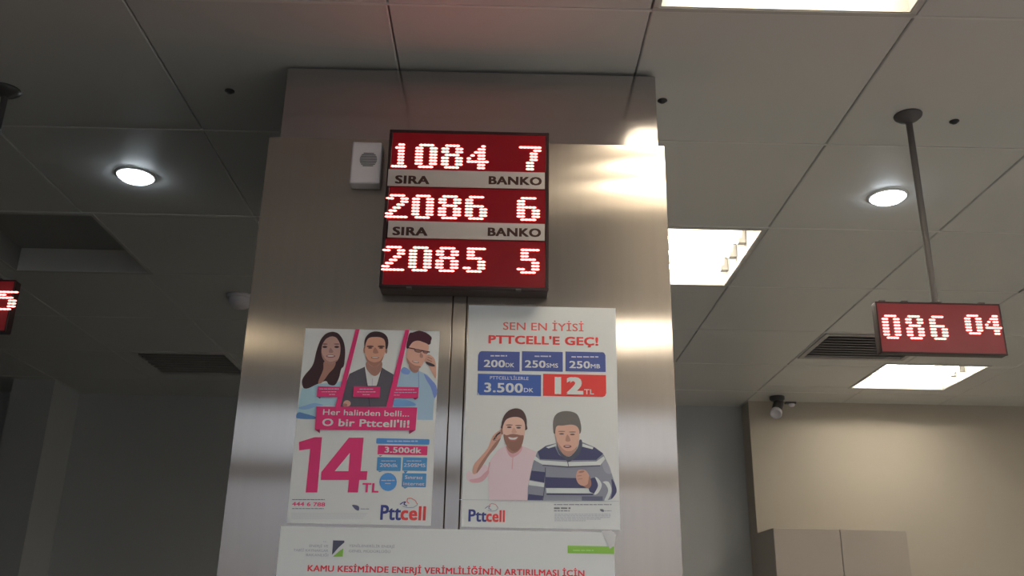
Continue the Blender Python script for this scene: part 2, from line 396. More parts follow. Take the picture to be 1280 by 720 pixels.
class Print:
    """Flat print on a vertical sheet facing the viewer: shapes are traced in photo pixels and laid on the sheet's own plane."""
    def __init__(s, y, step=.00022): s.mb = MB(); s.y = y; s.step = step; s.mats = []; s.crop = (0, 0, 1)
    def mi(s, m):
        if m not in s.mats: s.mats.append(m)
        return s.mats.index(m)
    def use(s, x, y, k): s.crop = (x, y, k); return s
    def pt(s, x, y, layer):
        cx, cy, k = s.crop; p = on_y(cx+x/k, cy+y/k, s.y); return Vector((p.x, s.y-layer*s.step-(len(s.mb.f) % 97)*1e-6, p.z))
    def poly(s, pts, m, layer, smooth=True):
        if smooth and len(pts) > 3:
            out = []; n = len(pts)
            for i in range(n):
                a, b, c, d = (Vector(pts[(i+k) % n]) for k in (-1, 0, 1, 2))
                for t in (0, .25, .5, .75):
                    out.append(.5*((2*b)+(c-a)*t+(2*a-5*b+4*c-d)*t*t+(3*b-a-3*c+d)*t**3))
            pts = out
        s.mb.add([s.pt(p[0], p[1], layer) for p in pts], [list(range(len(pts)))], s.mi(m)); return s
    def ell(s, cx, cy, rx, ry, m, layer, rot=0):
        r = math.radians(rot)
        return s.poly([(cx+rx*math.cos(a)*math.cos(r)-ry*math.sin(a)*math.sin(r), cy+rx*math.cos(a)*math.sin(r)+ry*math.sin(a)*math.cos(r)) for a in [2*PI*i/20 for i in range(20)]], m, layer, False)
    def rect(s, x0, y0, x1, y1, m, layer, r=0):
        a, b = s.pt(x0, y0, layer), s.pt(x1, y1, layer)
        X0, X1, Z1, Z0 = a.x, b.x, a.z, b.z
        if not r: pts = [(X0, Z0), (X1, Z0), (X1, Z1), (X0, Z1)]
        else:
            rr = r*(X1-X0)/(x1-x0); pts = []
            for qx, qz, a0 in ((X1-rr, Z1-rr, 0), (X0+rr, Z1-rr, 90), (X0+rr, Z0+rr, 180), (X1-rr, Z0+rr, 270)):
                for k in range(5):
                    an = math.radians(a0+k*22.5); pts.append((qx+rr*math.cos(an), qz+rr*math.sin(an)))
        s.mb.add([(p[0], a.y, p[1]) for p in pts], [list(range(len(pts)))], s.mi(m)); return s
    def line(s, pts, w, m, layer):
        for i in range(len(pts)-1):
            a, b = Vector(pts[i]), Vector(pts[i+1]); n = Vector((-(b-a).y, (b-a).x)).normalized()*w/2
            s.poly([a+n, b+n, b-n, a-n], m, layer, False)
        return s
    def text(s, body, x0, x1, top, base, m, layer, bold=0.0):
        vs, fs = glyphs(body, bold); lo, hi = caph(bold)
        mx0, mx1 = min(v.x for v in vs), max(v.x for v in vs)
        a, b = s.pt(x0, base, layer), s.pt(x1, base, layer); tp = s.pt(x0, top, layer)
        kx = (b.x-a.x)/(mx1-mx0); kz = (tp.z-a.z)/(hi-lo)
        zc = (a.z+b.z)/2
        s.mb.add([(a.x+(v.x-mx0)*kx, a.y-v.z*.00002, zc+(v.y-lo)*kz) for v in vs], fs, s.mi(m)); return s
    def fine(s, x0, x1, y, h, m, layer, seed=0):          # print too small to read: a row of word-long dashes
        rnd = random.Random(seed+int(x0*7+y*13)); x = x0
        while x < x1-2:
            w = rnd.uniform(2.2, 6)*h; e = min(x+w, x1); s.rect(x, y-h/2, e, y+h/2, m, layer); x = e+h*.7
        return s

# ------------------------------------------------------------------ main queue display
DEP = .052
yb = CD-DEP
tl, tr, bl, br = on_y(486.5, 163, yb), on_y(687, 165, yb), on_y(474.5, 360, yb), on_y(685, 363, yb)
X0, X1, Z0, Z1 = (tl.x+bl.x)/2, (tr.x+br.x)/2, (bl.z+br.z)/2, (tl.z+tr.z)/2
bd = thing('queue_display_board', ((X0+X1)/2, CD, Z0), 'large black three-line red LED queue board on the steel column', 'display board')
hb = MB().box((X0, yb+.004, Z0), (X1, CD-.0005, Z1), bev=.003)
e = .008
for a in ((X0, Z0, X1, Z0+e), (X0, Z1-e, X1, Z1), (X0, Z0+e, X0+e, Z1-e), (X1-e, Z0+e, X1, Z1-e)):
    hb.box((a[0], yb-.001, a[1]), (a[2], yb+.006, a[3]), bev=.001, seg=1)
hb.build('housing', M_black, bd)
for px in (511, 648):
    p = on_y(px, 362.5, yb-.001); MB().box((p.x-.006, yb-.0025, Z0-.0015), (p.x+.006, yb+.010, Z0+.003), bev=.0006, seg=1).build('latch', M_rodgrey, bd)
def cz(cy): return on_y(580, 150+cy/3.13, yb).z
def cxx(cx, cy): return on_y(420+cx/3.13, 150+cy/3.13, yb-.002).x
rows = [(80, 199, 96, 193, '1084 7', [(222, 280), (313, 397), (415, 497), (515, 598), (718, 802)]),
        (268, 400, 295, 391, '2086 6', [(197, 283), (300, 383), (403, 490), (508, 592), (710, 797)]),
        (470, 640, 497, 598, '2085 5', [(183, 270), (288, 375), (393, 480), (500, 585), (710, 795)])]
for a, b, d0, d1, txt, xs in rows:
    zt = Z1-e if a == 80 else cz(a); zb_ = Z0+e if b == 640 else cz(b)
    pn = MB().box((X0+e, yb, zb_), (X1-e, yb+.0035, zt)).build('display_panel', M_redpanel, bd)
    for ch_, (u, v) in zip(txt.replace(' ', ''), xs):
        digit(G8[ch_], cxx(u, d0), cxx(v, d0), cz(d1), cz(d0), yb, pn)
for (a, b, c0_, c1_, s0, s1, b0, b1) in ((201, 265, 219, 251, 230, 365, 597, 805), (402, 467, 420, 453, 220, 358, 593, 802)):
    pr = Print(yb-.003).use(420, 150, 3.13)
    x0_, x1_ = cxx(205, a), cxx(817, a)
    pr.mb.box((x0_, yb-.003, cz(b)), (x1_, yb-.0002, cz(a)), pr.mi(M_strip))
    pr.text('SIRA', s0, s1, c0_-1, c1_-1, M_ink, 1, .045)
    pr.text('BANKO', b0, b1, c0_+3, c1_+3, M_ink, 1, .045)
    pr.mb.build('label_strip', pr.mats, bd)

# ------------------------------------------------------------------ speaker beside the board
ys = CD-.036
a, b, c, d = on_y(441, 177, ys), on_y(478, 177.5, ys), on_y(436, 229, ys), on_y(474, 229, ys)
SX0, SX1, SZ0, SZ1 = (a.x+c.x)/2, (b.x+d.x)/2, (c.z+d.z)/2, (a.z+b.z)/2
t = thing('wall_speaker', ((SX0+SX1)/2, CD, SZ0), 'small white box speaker on the column left of the LED board', 'speaker')
MB().box((SX0, ys, SZ0), (SX1, CD-.0005, SZ1), bev=.004).build('speaker_case', M_whiteplastic, t)
gc = on_y(460.5, 199.5, ys)
gr = MB()
for k in range(-4, 5):
    h = k*.0041; w = math.sqrt(max(.0205**2-h*h, 0))
    gr.box((gc.x-w, ys-.0012, gc.z+h-.0011), (gc.x+w, ys-.0001, gc.z+h+.0011))
gr.build('grille', M_grille, t)

# ------------------------------------------------------------------ hanging counter displays
def hanging(rod_x, y, x0, x1, z0, z1, label, digits, mat_rod):
    t = thing('hanging_queue_display', (rod_x, y, z0), label, 'display sign', 'queue displays hanging from the ceiling')
    dp = .014; yf = y-dp
    hb = MB().box((x0, yf+.003, z0), (x1, y+dp, z1), bev=.003)
    e = .004
    for a in ((x0, z0, x1, z0+e), (x0, z1-e, x1, z1), (x0, z0+e, x0+e, z1-e), (x1-e, z0+e, x1, z1-e)):
        hb.box((a[0], yf-.001, a[1]), (a[2], yf+.005, a[3]), bev=.0008, seg=1)
    hb.build('housing', M_black, t)
    pn = MB().box((x0+e, yf, z0+e), (x1-e, yf+.0028, z1-e)).build('display_panel', M_dimpanel, t)
    for gl, a, b, c, d in digits: digit(gl, a, b, c, d, yf, pn)
    for fx in (.06, .24, .86):
        bx = x0+fx*(x1-x0); MB().box((bx-.008, y-.014, z1-.001), (bx+.008, y+.006, z1+.004), bev=.001, seg=1).build('latch', M_rodgrey, t)
    MB().cyl((rod_x, y, z1-.001), (rod_x, y, H-.010), .0085, n=16).build('rod', mat_rod, t)
    MB().lathe((rod_x, y, z1), [(.0086, .004), (.016, .004), (.016, -.0005), (.0, -.0005)], 16).build('rod_socket', mat_rod, t)
    MB().lathe((rod_x, y, H), [(0, -.0005), (.037, -.0005), (.036, -.005), (.026, -.014), (.013, -.021), (.0086, -.024)], 28).build('ceiling_canopy', mat_rod, t)
ysn = 2.19; yfn = ysn-.014
q = [on_y(1097, 377, yfn), on_y(1254.5, 380, yfn), on_y(1098, 441, yfn), on_y(1255, 444, yfn)]
def dg(gl, u, v, t0, t1):
    p, w = on_y(1090+u/7.11, 360+(t0)/7.11, yfn), on_y(1090+v/7.11, 360+t1/7.11, yfn)
    dz = 0
    return (gl, p.x, w.x, on_y(1175, 360+t1/7.11, yfn).z, on_y(1175, 360+t0/7.11, yfn).z)
digs = [dg(G8['0'], 85, 265, 244, 465), dg(G8['8'], 292, 475, 244, 465), dg(G8['6'], 503, 685, 244, 465), dg(G7['0'], 815, 990, 228, 410), dg(G7['4'], 992, 1162, 228, 410)]
hanging(1.086, ysn, (q[0].x+q[2].x)/2, (q[1].x+q[3].x)/2, (q[2].z+q[3].z)/2, (q[0].z+q[1].z)/2, 'red LED queue display hanging from a ceiling rod, reading 086 04', digs, M_rodgrey)
sw, sh = (q[1].x-q[0].x), (q[0].z-q[2].z)
yl = 2.165; r_ = on_y(20.5, 350, yl-.014); zt = r_.z; zb2 = zt-sh
p5a, p5b = on_y(-6, 363, yl-.014), on_y(17.7, 388.5, yl-.014)
hanging(-1.343, yl, r_.x-sw, r_.x, zb2, zt, 'red LED queue display cut off by the left edge of the photo', [(G7['5'], p5a.x, p5b.x, p5b.z, p5a.z)], M_rod)

# ------------------------------------------------------------------ posters
_pm = {}
def pc(r, g, b, name='print'):
    """Ink reflectance: the colour in the photo relative to the bare paper beside it."""
    k = (r, g, b)
    if k not in _pm:
        w = (178, 176, 178)
        c = [min(.95, .93*t*lin(x)/lin(y)) for x, y, t in zip(k, w, (.95, .985, 1.06))]
        _pm[k] = mat('%s_%d_%d_%d' % ((name,)+k), c, .45, spec=.35)
    return _pm[k]
PAPER = pc(178, 176, 178, 'paper'); PINK = pc(186, 48, 98); PINKD = pc(120, 35, 70)
NAVY = pc(52, 58, 112); BLUE = pc(72, 122, 182); TEAL = pc(70, 122, 165); RED = pc(204, 62, 62); INK = pc(85, 82, 95); FINE = pc(135, 133, 142)
PALE = pc(168, 165, 175)
SK = pc(172, 132, 118); SKD = pc(140, 102, 92); SKL = pc(185, 150, 138); HAIR = pc(55, 36, 40); HAIRB = pc(70, 50, 46)
WHT = PAPER

def sheet(pr, quad, th=.0012):
    a, b, c, d = [on_y(*p, CD) for p in quad]
    x0, x1, z0, z1 = (a.x+d.x)/2, (b.x+c.x)/2, (c.z+d.z)/2, (a.z+b.z)/2
    pr.mb.box((x0, pr.y, z0), (x1, CD-.0001, z1), pr.mi(PAPER))
    return x0, x1, z0, z1
def pttlogo(pr, px0, px1, cx1, top, base, ctop, sw):
    pr.text('Ptt', px0, px1, top, base, NAVY, 2, .030)
    pr.text('cell', px1-4, cx1, ctop, base+2, RED, 2, .035)
    return pr

# --- left poster
P1 = Print(CD-.0012)
x0, x1, z0, z1 = sheet(P1, [(382, 412), (549, 412.5), (539.5, 657), (358, 654)])
P1.use(350, 400, 5.536)
# shirts and jacket
P1.poly([(116, 682), (138, 520), (152, 470), (200, 452), (300, 440), (428, 425), (440, 450), (402, 600), (250, 603), (246, 685)], pc(140, 165, 195), 1, False)
P1.poly([(118, 680), (128, 640), (180, 650), (246, 670), (246, 685)], pc(80, 112, 155), 2)
P1.poly([(125, 610), (180, 590), (240, 575), (300, 590), (250, 600), (180, 620)], pc(115, 145, 182), 2)
P1.poly([(600, 318), (540, 345), (482, 372), (455, 440), (412, 602), (742, 602), (788, 378), (730, 345), (700, 325), (650, 400)], pc(78, 74, 82), 1, False)
P1.poly([(585, 322), (596, 400), (608, 456), (668, 456), (690, 400), (706, 330), (690, 310), (600, 310)], pc(178, 174, 190), 2, False)
P1.line([(584, 325), (600, 430), (622, 600)], 5, pc(58, 54, 62), 3); P1.line([(708, 330), (672, 456), (640, 520)], 5, pc(58, 54, 62), 3)
P1.line([(640, 405), (638, 456)], 4, pc(150, 146, 168), 3)
P1.ell(464, 578, 26, 22, SK, 3); P1.ell(450, 590, 16, 12, SKD, 4)
P1.poly([(826, 350), (860, 326), (905, 350), (960, 352), (1020, 378), (1072, 440), (1088, 500), (1066, 560), (1058, 692), (948, 690), (948, 603), (772, 603), (800, 470)], pc(136, 156, 200), 1, False)
P1.poly([(1000, 372), (1072, 440), (1088, 500), (1068, 540), (1045, 470), (1010, 410)], pc(105, 122, 180), 2)
P1.poly([(836, 348), (860, 326), (900, 352), (890, 376), (850, 370)], pc(104, 128, 182), 2)
P1.line([(958, 356), (962, 470)], 6, pc(112, 130, 182), 2)
P1.poly([(785, 560), (830, 548), (900, 560), (940, 590), (850, 600), (790, 598)], pc(100, 135, 190), 2)
# woman
P1.use(370, 410, 8)
P1.poly([(350, 40), (300, 58), (255, 105), (225, 170), (200, 250), (180, 340), (150, 400), (90, 470), (60, 530), (75, 598), (120, 604), (190, 572), (230, 556), (300, 530), (330, 566), (390, 570), (430, 500), (452, 412), (478, 380), (490, 290), (490, 200), (470, 120), (430, 62), (390, 42)], HAIR, 3)
P1.poly([(285, 335), (272, 420), (222, 545), (262, 545), (330, 455), (380, 400), (392, 340)], SKD, 4)
P1.poly([(345, 88), (300, 110), (265, 165), (255, 240), (265, 300), (300, 345), (345, 362), (395, 345), (430, 300), (445, 230), (440, 160), (410, 105), (380, 88)], pc(160, 126, 118), 5)
P1.poly([(262, 165), (300, 112), (340, 88), (300, 96), (262, 135)], HAIR, 6)
P1.poly([(255, 240), (265, 300), (300, 345), (345, 362), (395, 345), (420, 318), (345, 340), (290, 305)], pc(140, 106, 98), 6)
for x in (290, 408):
    P1.ell(x, 191, 24, 11, pc(62, 45, 48), 6); P1.ell(x, 162, 28, 5, pc(88, 62, 60), 6)
P1.poly([(345, 200), (330, 240), (350, 252), (375, 240)], pc(135, 100, 94), 6)
P1.ell(348, 283, 46, 15, pc(118, 74, 76), 6); P1.ell(348, 281, 34, 7, pc(180, 168, 165), 7)
# man in jacket
P1.use(425, 410, 8)
P1.poly([(275, 335), (264, 400), (310, 462), (350, 480), (385, 460), (415, 410), (412, 335)], SKD, 4)
P1.ell(247, 222, 13, 32, SKD, 4); P1.ell(462, 225, 12, 32, SKD, 4)
P1.poly([(360, 35), (300, 50), (258, 95), (244, 150), (248, 205), (270, 200), (440, 205), (470, 212), (484, 150), (472, 90), (430, 50)], HAIR, 4)
P1.poly([(268, 130), (252, 185), (252, 250), (266, 320), (300, 370), (345, 392), (390, 370), (425, 320), (450, 240), (455, 180), (444, 120), (400, 94), (330, 92), (290, 102)], pc(176, 130, 112), 5)
P1.poly([(258, 280), (275, 340), (345, 392), (410, 345), (438, 280), (400, 330), (345, 345), (290, 325)], pc(142, 100, 88), 6)
for x in (302, 412):
    P1.ell(x, 186, 36, 9, pc(90, 60, 56), 6); P1.ell(x, 202, 22, 6, pc(72, 52, 52), 7)
P1.poly([(350, 195), (330, 245), (358, 258), (385, 245)], pc(150, 104, 90), 6)
P1.ell(352, 299, 42, 11, pc(140, 84, 80), 6); P1.ell(352, 297, 33, 6, pc(182, 172, 168), 7)
# man with glasses on the phone
P1.use(485, 410, 8)
P1.poly([(215, 360), (222, 415), (270, 450), (305, 430), (300, 400)], SKD, 4)
P1.poly([(368, 300), (400, 268), (440, 283), (470, 325), (482, 420), (476, 505), (440, 445), (400, 372), (362, 332)], SK, 4)
P1.poly([(378, 338), (412, 345), (462, 368), (466, 386), (425, 382), (388, 362)], pc(52, 46, 54), 5)
P1.line([(398, 292), (442, 312)], 8, SKD, 5); P1.line([(392, 316), (440, 338)], 8, SKD, 5)
P1.poly([(300, 28), (250, 45), (216, 55), (196, 120), (184, 195), (214, 208), (300, 160), (412, 168), (430, 130), (436, 95), (400, 60), (350, 35)], pc(62, 32, 42), 4)
P1.poly([(250, 142), (212, 190), (190, 230), (185, 310), (205, 362), (258, 408), (298, 415), (345, 370), (375, 300), (400, 240), (405, 172), (350, 142), (300, 128)], pc(182, 140, 126), 5)
P1.poly([(188, 300), (205, 362), (258, 408), (298, 415), (330, 385), (270, 375), (220, 340)], pc(150, 108, 98), 6)
P1.line([(192, 197), (270, 212)], 11, pc(60, 32, 36), 6); P1.line([(268, 214), (418, 243)], 12, pc(60, 32, 36), 6)
P1.ell(300, 230, 38, 18, pc(105, 72, 68), 6, 10); P1.ell(374, 244, 26, 14, pc(105, 72, 68), 6, 10)
P1.ell(300, 231, 28, 10, pc(128, 92, 86), 7, 10); P1.ell(374, 246, 18, 8, pc(128, 92, 86), 7, 10)
P1.poly([(325, 250), (318, 292), (345, 300), (350, 275)], pc(150, 108, 98), 6)
P1.ell(276, 340, 36, 11, pc(150, 96, 92), 6, 14); P1.ell(276, 338, 28, 6, pc(184, 174, 170), 7, 14)
# stripes and ribbon
P1.use(350, 400, 5.536)
P1.poly([(524, 66), (552, 66), (418, 604), (382, 604)], PINK, 8, False)
P1.poly([(868, 68), (896, 68), (778, 604), (735, 604)], PINK, 8, False)
for bx in ((262, 460, 412, 536), (512, 460, 690, 538), (782, 464, 956, 543)):
    P1.rect(*bx, PINK, 9)
P1.poly([(262, 535), (282, 535), (278, 546)], PINKD, 9, False); P1.poly([(956, 542), (920, 542), (935, 553)], PINKD, 9, False)
P1.fine(275, 408, 479, 5, PALE, 10); P1.fine(290, 390, 498, 5, PALE, 10); P1.fine(342, 385, 517, 5, PALE, 10)
P1.fine(552, 645, 480, 5, PALE, 10); P1.fine(535, 662, 499, 5, PALE, 10); P1.fine(572, 622, 518, 5, PALE, 10)
P1.fine(802, 930, 484, 5, PALE, 10); P1.fine(792, 945, 503, 5, PALE, 10); P1.fine(788, 830, 521, 5, PALE, 10)
P1.use(380, 480, 7.529)
P1.poly([(118, 214), (1066, 222), (1050, 438), (104, 430)], PINK, 9, False)
P1.poly([(104, 429), (152, 430), (150, 466)], PINKD, 9, False); P1.poly([(1050, 436), (988, 438), (990, 472)], PINKD, 9, False)
P1.text('Her halinden belli...', 178, 990, 247, 300, WHT, 10, .015)
P1.text("O bir Pttcell'li!", 170, 992, 335, 404, WHT, 10, .030)
# price
P1.use(350, 530, 5.141)
P1.poly([(122, 116), (222, 85), (270, 85), (240, 440), (165, 440), (194, 160), (124, 170)], PINK, 2, False)
P1.poly([(443, 88), (538, 88), (518, 303), (562, 303), (557, 360), (510, 360), (501, 440), (435, 440), (443, 360), (262, 360), (266, 308)], PINK, 2, False)
P1.poly([(449, 186), (440, 303), (352, 303)], PAPER, 3, False)
P1.text('TL', 527, 632, 380, 440, PINK, 2, .035)
P1.use(460, 540, 9)
P1.rect(96, 70, 690, 144, BLUE, 2, 14); P1.fine(215, 560, 104, 14, PALE, 3)
P1.rect(114, 148, 666, 262, PINK, 2); P1.poly([(120, 262), (165, 262), (140, 278)], PINK, 2, False)
P1.text('3.500dk', 185, 600, 172, 236, WHT, 3, .03)
P1.rect(106, 282, 366, 440, TEAL, 2, 8); P1.rect(394, 284, 660, 440, TEAL, 2, 8)
P1.poly([(110, 438), (170, 438), (130, 452)], TEAL, 2, False); P1.poly([(400, 438), (450, 438), (420, 470)], TEAL, 2, False)
P1.fine(150, 312, 326, 9, PALE, 3); P1.fine(435, 600, 326, 9, PALE, 3)
P1.text('200dk', 132, 336, 354, 394, PALE, 3, .02); P1.text('250SMS', 402, 646, 354, 394, PALE, 3, .02)
P1.ell(226, 562, 98, 102, BLUE, 2); P1.fine(150, 300, 545, 12, PALE, 3); P1.fine(192, 258, 580, 12, PALE, 3)
P1.rect(388, 462, 650, 622, TEAL, 2, 8); P1.poly([(392, 620), (450, 620), (415, 638)], TEAL, 2, False)
P1.text('Sınırsız', 415, 616, 490, 530, PALE, 3, .02); P1.text('internet', 396, 634, 562, 602, PALE, 3, .02)
P1.use(355, 615, 6.4)
P1.fine(66, 326, 61, 6, INK, 2); P1.text('444 6 788', 64, 328, 82, 113, PINK, 2, .02); P1.fine(66, 318, 133, 7, pc(110, 118, 135), 2)
P1.poly([(545, 105), (575, 105), (600, 118), (598, 148), (575, 142), (560, 128)], pc(75, 75, 100), 2); P1.fine(612, 680, 136, 7, pc(125, 128, 140), 2)
for k in range(4): P1.fine(58, 672-k*12, 172+k*13, 4, pc(160, 160, 166), 2, k)
pttlogo(P1, 768, 934, 1132, 105, 224, 112, 6)
P1.line([(928, 100), (950, 84), (974, 78), (958, 98), (985, 112)], 8, NAVY, 3)
P1.line([(950, 114), (990, 126), (1035, 124), (1066, 106), (1068, 90)], 6, pc(130, 130, 145), 3)
P1.line([(1066, 96), (1050, 68), (1018, 50), (988, 52), (984, 78), (1002, 92)], 6, pc(180, 90, 90), 3)
o = P1.mb.build('poster', P1.mats, origin=((x0+x1)/2, CD, z0))
tag(o, 'left white poster with three people and a large pink 14 TL price', 'poster', 'posters on the steel column')

# --- right poster
P2 = Print(CD-.0012)
x0, x1, z0, z1 = sheet(P2, [(586.5, 382), (770.5, 385), (774, 661), (576, 660)])
P2.use(570, 370, 5.141)
P2.text('SEN EN İYİSİ', 302, 820, 174, 222, pc(196, 82, 82), 2, .008)
P2.text("PTTCELL'E GEÇ!", 208, 914, 259, 312, RED, 2, .04)
C1, C2 = pc(66, 76, 128), pc(60, 82, 142)
P2.rect(143, 354, 408, 487, C1, 2); P2.rect(424, 355, 686, 487, C1, 2); P2.rect(703, 357, 962, 489, C1, 2)
P2.poly([(143, 353), (168, 353), (152, 360), (143, 380)], PAPER, 3, False); P2.poly([(962, 358), (935, 358), (952, 366), (962, 385)], PAPER, 3, False)
P2.rect(141, 499, 546, 644, C2, 2); P2.rect(560, 500, 966, 650, pc(206, 56, 54), 2)
P2.poly([(141, 644), (168, 644), (150, 637), (141, 618)], PAPER, 3, False); P2.poly([(966, 652), (938, 652), (958, 642), (966, 622)], PAPER, 3, False)
for a, b, y in ((222, 328, 385), (505, 610, 388), (742, 915, 392)): P2.fine(a, b, y, 9, PALE, 3)
for s_, a, b, u, ub, y in (('200', 178, 315, 'DK', 374, 458), ('250', 442, 576, 'SMS', 656, 461), ('250', 728, 862, 'MB', 926, 465)):
    P2.text(s_, a, b, y-46, y, WHT, 3, .030); P2.text(u, b+4, ub, y-27, y, WHT, 3, .02)
P2.text("PTTCELL'LİLERLE", 218, 466, 518, 538, PALE, 3, .02)
P2.text('3.500', 180, 430, 560, 620, WHT, 3, .030); P2.text('DK', 436, 497, 592, 619, WHT, 3, .02)
P2.text('12', 634, 818, 522, 632, WHT, 3, .06); P2.text('TL', 824, 886, 600, 632, WHT, 3, .02)
# younger man on the phone
P2.use(580, 505, 5.76)
PKS = pc(198, 162, 168); PKD = pc(178, 136, 144)
P2.poly([(15, 520), (30, 480), (70, 498), (130, 450), (160, 440), (178, 500), (130, 558), (60, 565), (25, 550)], PKS, 2)
P2.poly([(60, 565), (130, 558), (178, 500), (168, 478), (110, 530), (40, 545)], PKD, 3)
P2.poly([(200, 245), (222, 215), (255, 192), (272, 195), (265, 245), (230, 310), (180, 370), (130, 450), (90, 500), (62, 498), (70, 440), (120, 380), (170, 320)], SK, 3)
P2.poly([(265, 245), (230, 310), (180, 370), (130, 450), (90, 500), (110, 440), (170, 355), (220, 285)], SKD, 4)
P2.line([(212, 262), (238, 222), (262, 205)], 11, pc(60, 52, 56), 5)
P2.line([(212, 235), (240, 248)], 5, SKD, 5); P2.line([(206, 252), (236, 266)], 5, SKD, 5)
P2.poly([(300, 300), (250, 328), (192, 400), (165, 480), (176, 560), (180, 697), (455, 697), (470, 540), (500, 420), (522, 345), (455, 315), (415, 302), (360, 350)], PKS, 2, False)
P2.poly([(300, 304), (318, 360), (350, 385), (405, 350), (420, 304), (380, 345), (335, 345)], PKD, 3)
P2.line([(352, 380), (346, 470)], 6, PKD, 3); P2.line([(185, 420), (172, 490)], 8, PKD, 3)
P2.poly([(312, 290), (318, 335), (352, 356), (395, 336), (412, 290)], SKD, 4)
P2.ell(274, 195, 11, 26, SKD, 4)
P2.poly([(370, 32), (320, 50), (285, 92), (270, 150), (280, 180), (440, 190), (452, 150), (446, 90), (418, 45)], pc(70, 52, 52), 4)
P2.poly([(306, 112), (284, 150), (278, 190), (290, 250), (320, 308), (360, 330), (405, 308), (430, 250), (440, 180), (432, 125), (400, 98), (350, 95)], SKL, 5)
P2.poly([(285, 220), (300, 288), (340, 334), (376, 342), (415, 300), (430, 232), (408, 226), (352, 216), (308, 226)], pc(124, 88, 78), 6)
P2.poly([(314, 236), (352, 242), (392, 236), (376, 262), (352, 268), (328, 262)], pc(150, 96, 92), 7); P2.poly([(320, 239), (352, 244), (386, 239), (374, 254), (352, 258), (330, 254)], pc(186, 180, 178), 8)
for x, y in ((326, 168), (393, 172)): P2.ell(x, y, 17, 6, pc(84, 60, 58), 6); P2.ell(x, y-16, 25, 4, pc(104, 76, 68), 6)
P2.poly([(358, 170), (342, 204), (362, 212), (380, 204)], SK, 6)
# older man in striped jumper
P2.use(655, 505, 5.54)
G1 = pc(118, 118, 130); NV = pc(62, 62, 90); WS = pc(176, 176, 184); DKC = pc(70, 70, 84)
P2.poly([(220, 272), (150, 290), (92, 330), (65, 400), (45, 480), (26, 580), (24, 668), (545, 672), (600, 662), (640, 612), (632, 560), (606, 480), (570, 390), (545, 340), (490, 300), (400, 262), (385, 340), (300, 385), (240, 340)], G1, 3, False)
P2.poly([(205, 278), (150, 292), (95, 330), (110, 382), (300, 390), (500, 388), (548, 345), (490, 302), (402, 272), (380, 350), (300, 390), (240, 350)], NV, 4, False)
P2.poly([(150, 300), (220, 276), (224, 292), (170, 308)], WS, 5, False); P2.poly([(404, 274), (480, 300), (475, 314), (402, 296)], WS, 5, False)
P2.poly([(78, 360), (112, 390), (300, 402), (500, 398), (552, 362), (562, 382), (528, 424), (300, 432), (128, 420), (66, 386)], WS, 5, False)
P2.poly([(128, 420), (300, 432), (528, 424), (526, 432), (300, 441), (128, 428)], DKC, 5, False)
P2.poly([(148, 506), (300, 512), (470, 516), (472, 582), (148, 582)], NV, 4, False)
P2.poly([(52, 462), (146, 472), (140, 545), (40, 526)], NV, 4, False)
P2.poly([(152, 582), (440, 584), (486, 602), (474, 620), (156, 618)], WS, 5, False)
P2.poly([(36, 530), (140, 548), (138, 576), (32, 562)], WS, 5, False)
P2.poly([(156, 618), (474, 620), (480, 632), (156, 630)], NV, 5, False)
P2.poly([(30, 624), (132, 636), (126, 669), (24, 668)], NV, 4, False); P2.poly([(400, 640), (545, 640), (545, 672), (400, 672)], pc(84, 84, 104), 4, False)
P2.line([(148, 440), (146, 560), (130, 668)], 5, DKC, 6)
P2.poly([(540, 400), (572, 395), (604, 480), (560, 470)], pc(132, 132, 142), 4)
P2.poly([(545, 540), (586, 540), (606, 600), (578, 668), (556, 668), (582, 602), (566, 560)], WS, 5)
P2.poly([(606, 520), (632, 560), (640, 612), (602, 660), (610, 600)], NV, 4)
P2.poly([(462, 520), (500, 516), (532, 560), (512, 612), (470, 616), (448, 590)], NV, 6)
P2.poly([(492, 508), (516, 520), (538, 562), (514, 616), (484, 626), (512, 566)], WS, 7)
P2.poly([(365, 472), (385, 456), (425, 460), (452, 498), (466, 556), (446, 586), (415, 570), (390, 562), (372, 545), (360, 512)], SK, 7)
P2.poly([(452, 498), (466, 556), (446, 586), (415, 570), (440, 555)], SKD, 8); P2.ell(398, 470, 20, 7, SKD, 8, -10); P2.line([(368, 500), (398, 496)], 4, SKD, 8); P2.line([(372, 522), (404, 518)], 4, SKD, 8)
P2.poly([(226, 270), (240, 340), (290, 388), (312, 402), (382, 346), (402, 262), (384, 250), (370, 310), (312, 366), (250, 332)], DKC, 6)
P2.line([(300, 390), (308, 432)], 5, DKC, 6)
P2.poly([(300, 50), (240, 60), (206, 100), (203, 180), (218, 208), (300, 180), (378, 210), (396, 175), (386, 110), (360, 66)], pc(94, 88, 86), 5)
P2.poly([(226, 155), (216, 210), (226, 262), (250, 320), (280, 355), (310, 362), (345, 340), (374, 282), (384, 205), (370, 160), (330, 144), (270, 150)], pc(180, 142, 128), 7)
P2.poly([(226, 262), (250, 320), (280, 355), (310, 362), (345, 340), (368, 295), (330, 325), (280, 320)], pc(158, 118, 106), 8)
for x, y in ((260, 208), (335, 212)): P2.ell(x, y, 17, 5, pc(92, 68, 64), 8); P2.ell(x, y-17, 25, 4, pc(128, 100, 92), 8)
P2.poly([(300, 212), (286, 252), (302, 262), (322, 252)], pc(156, 114, 102), 8); P2.ell(300, 295, 28, 11, pc(125, 76, 74), 9); P2.ell(300, 293, 18, 4, pc(176, 164, 160), 10)
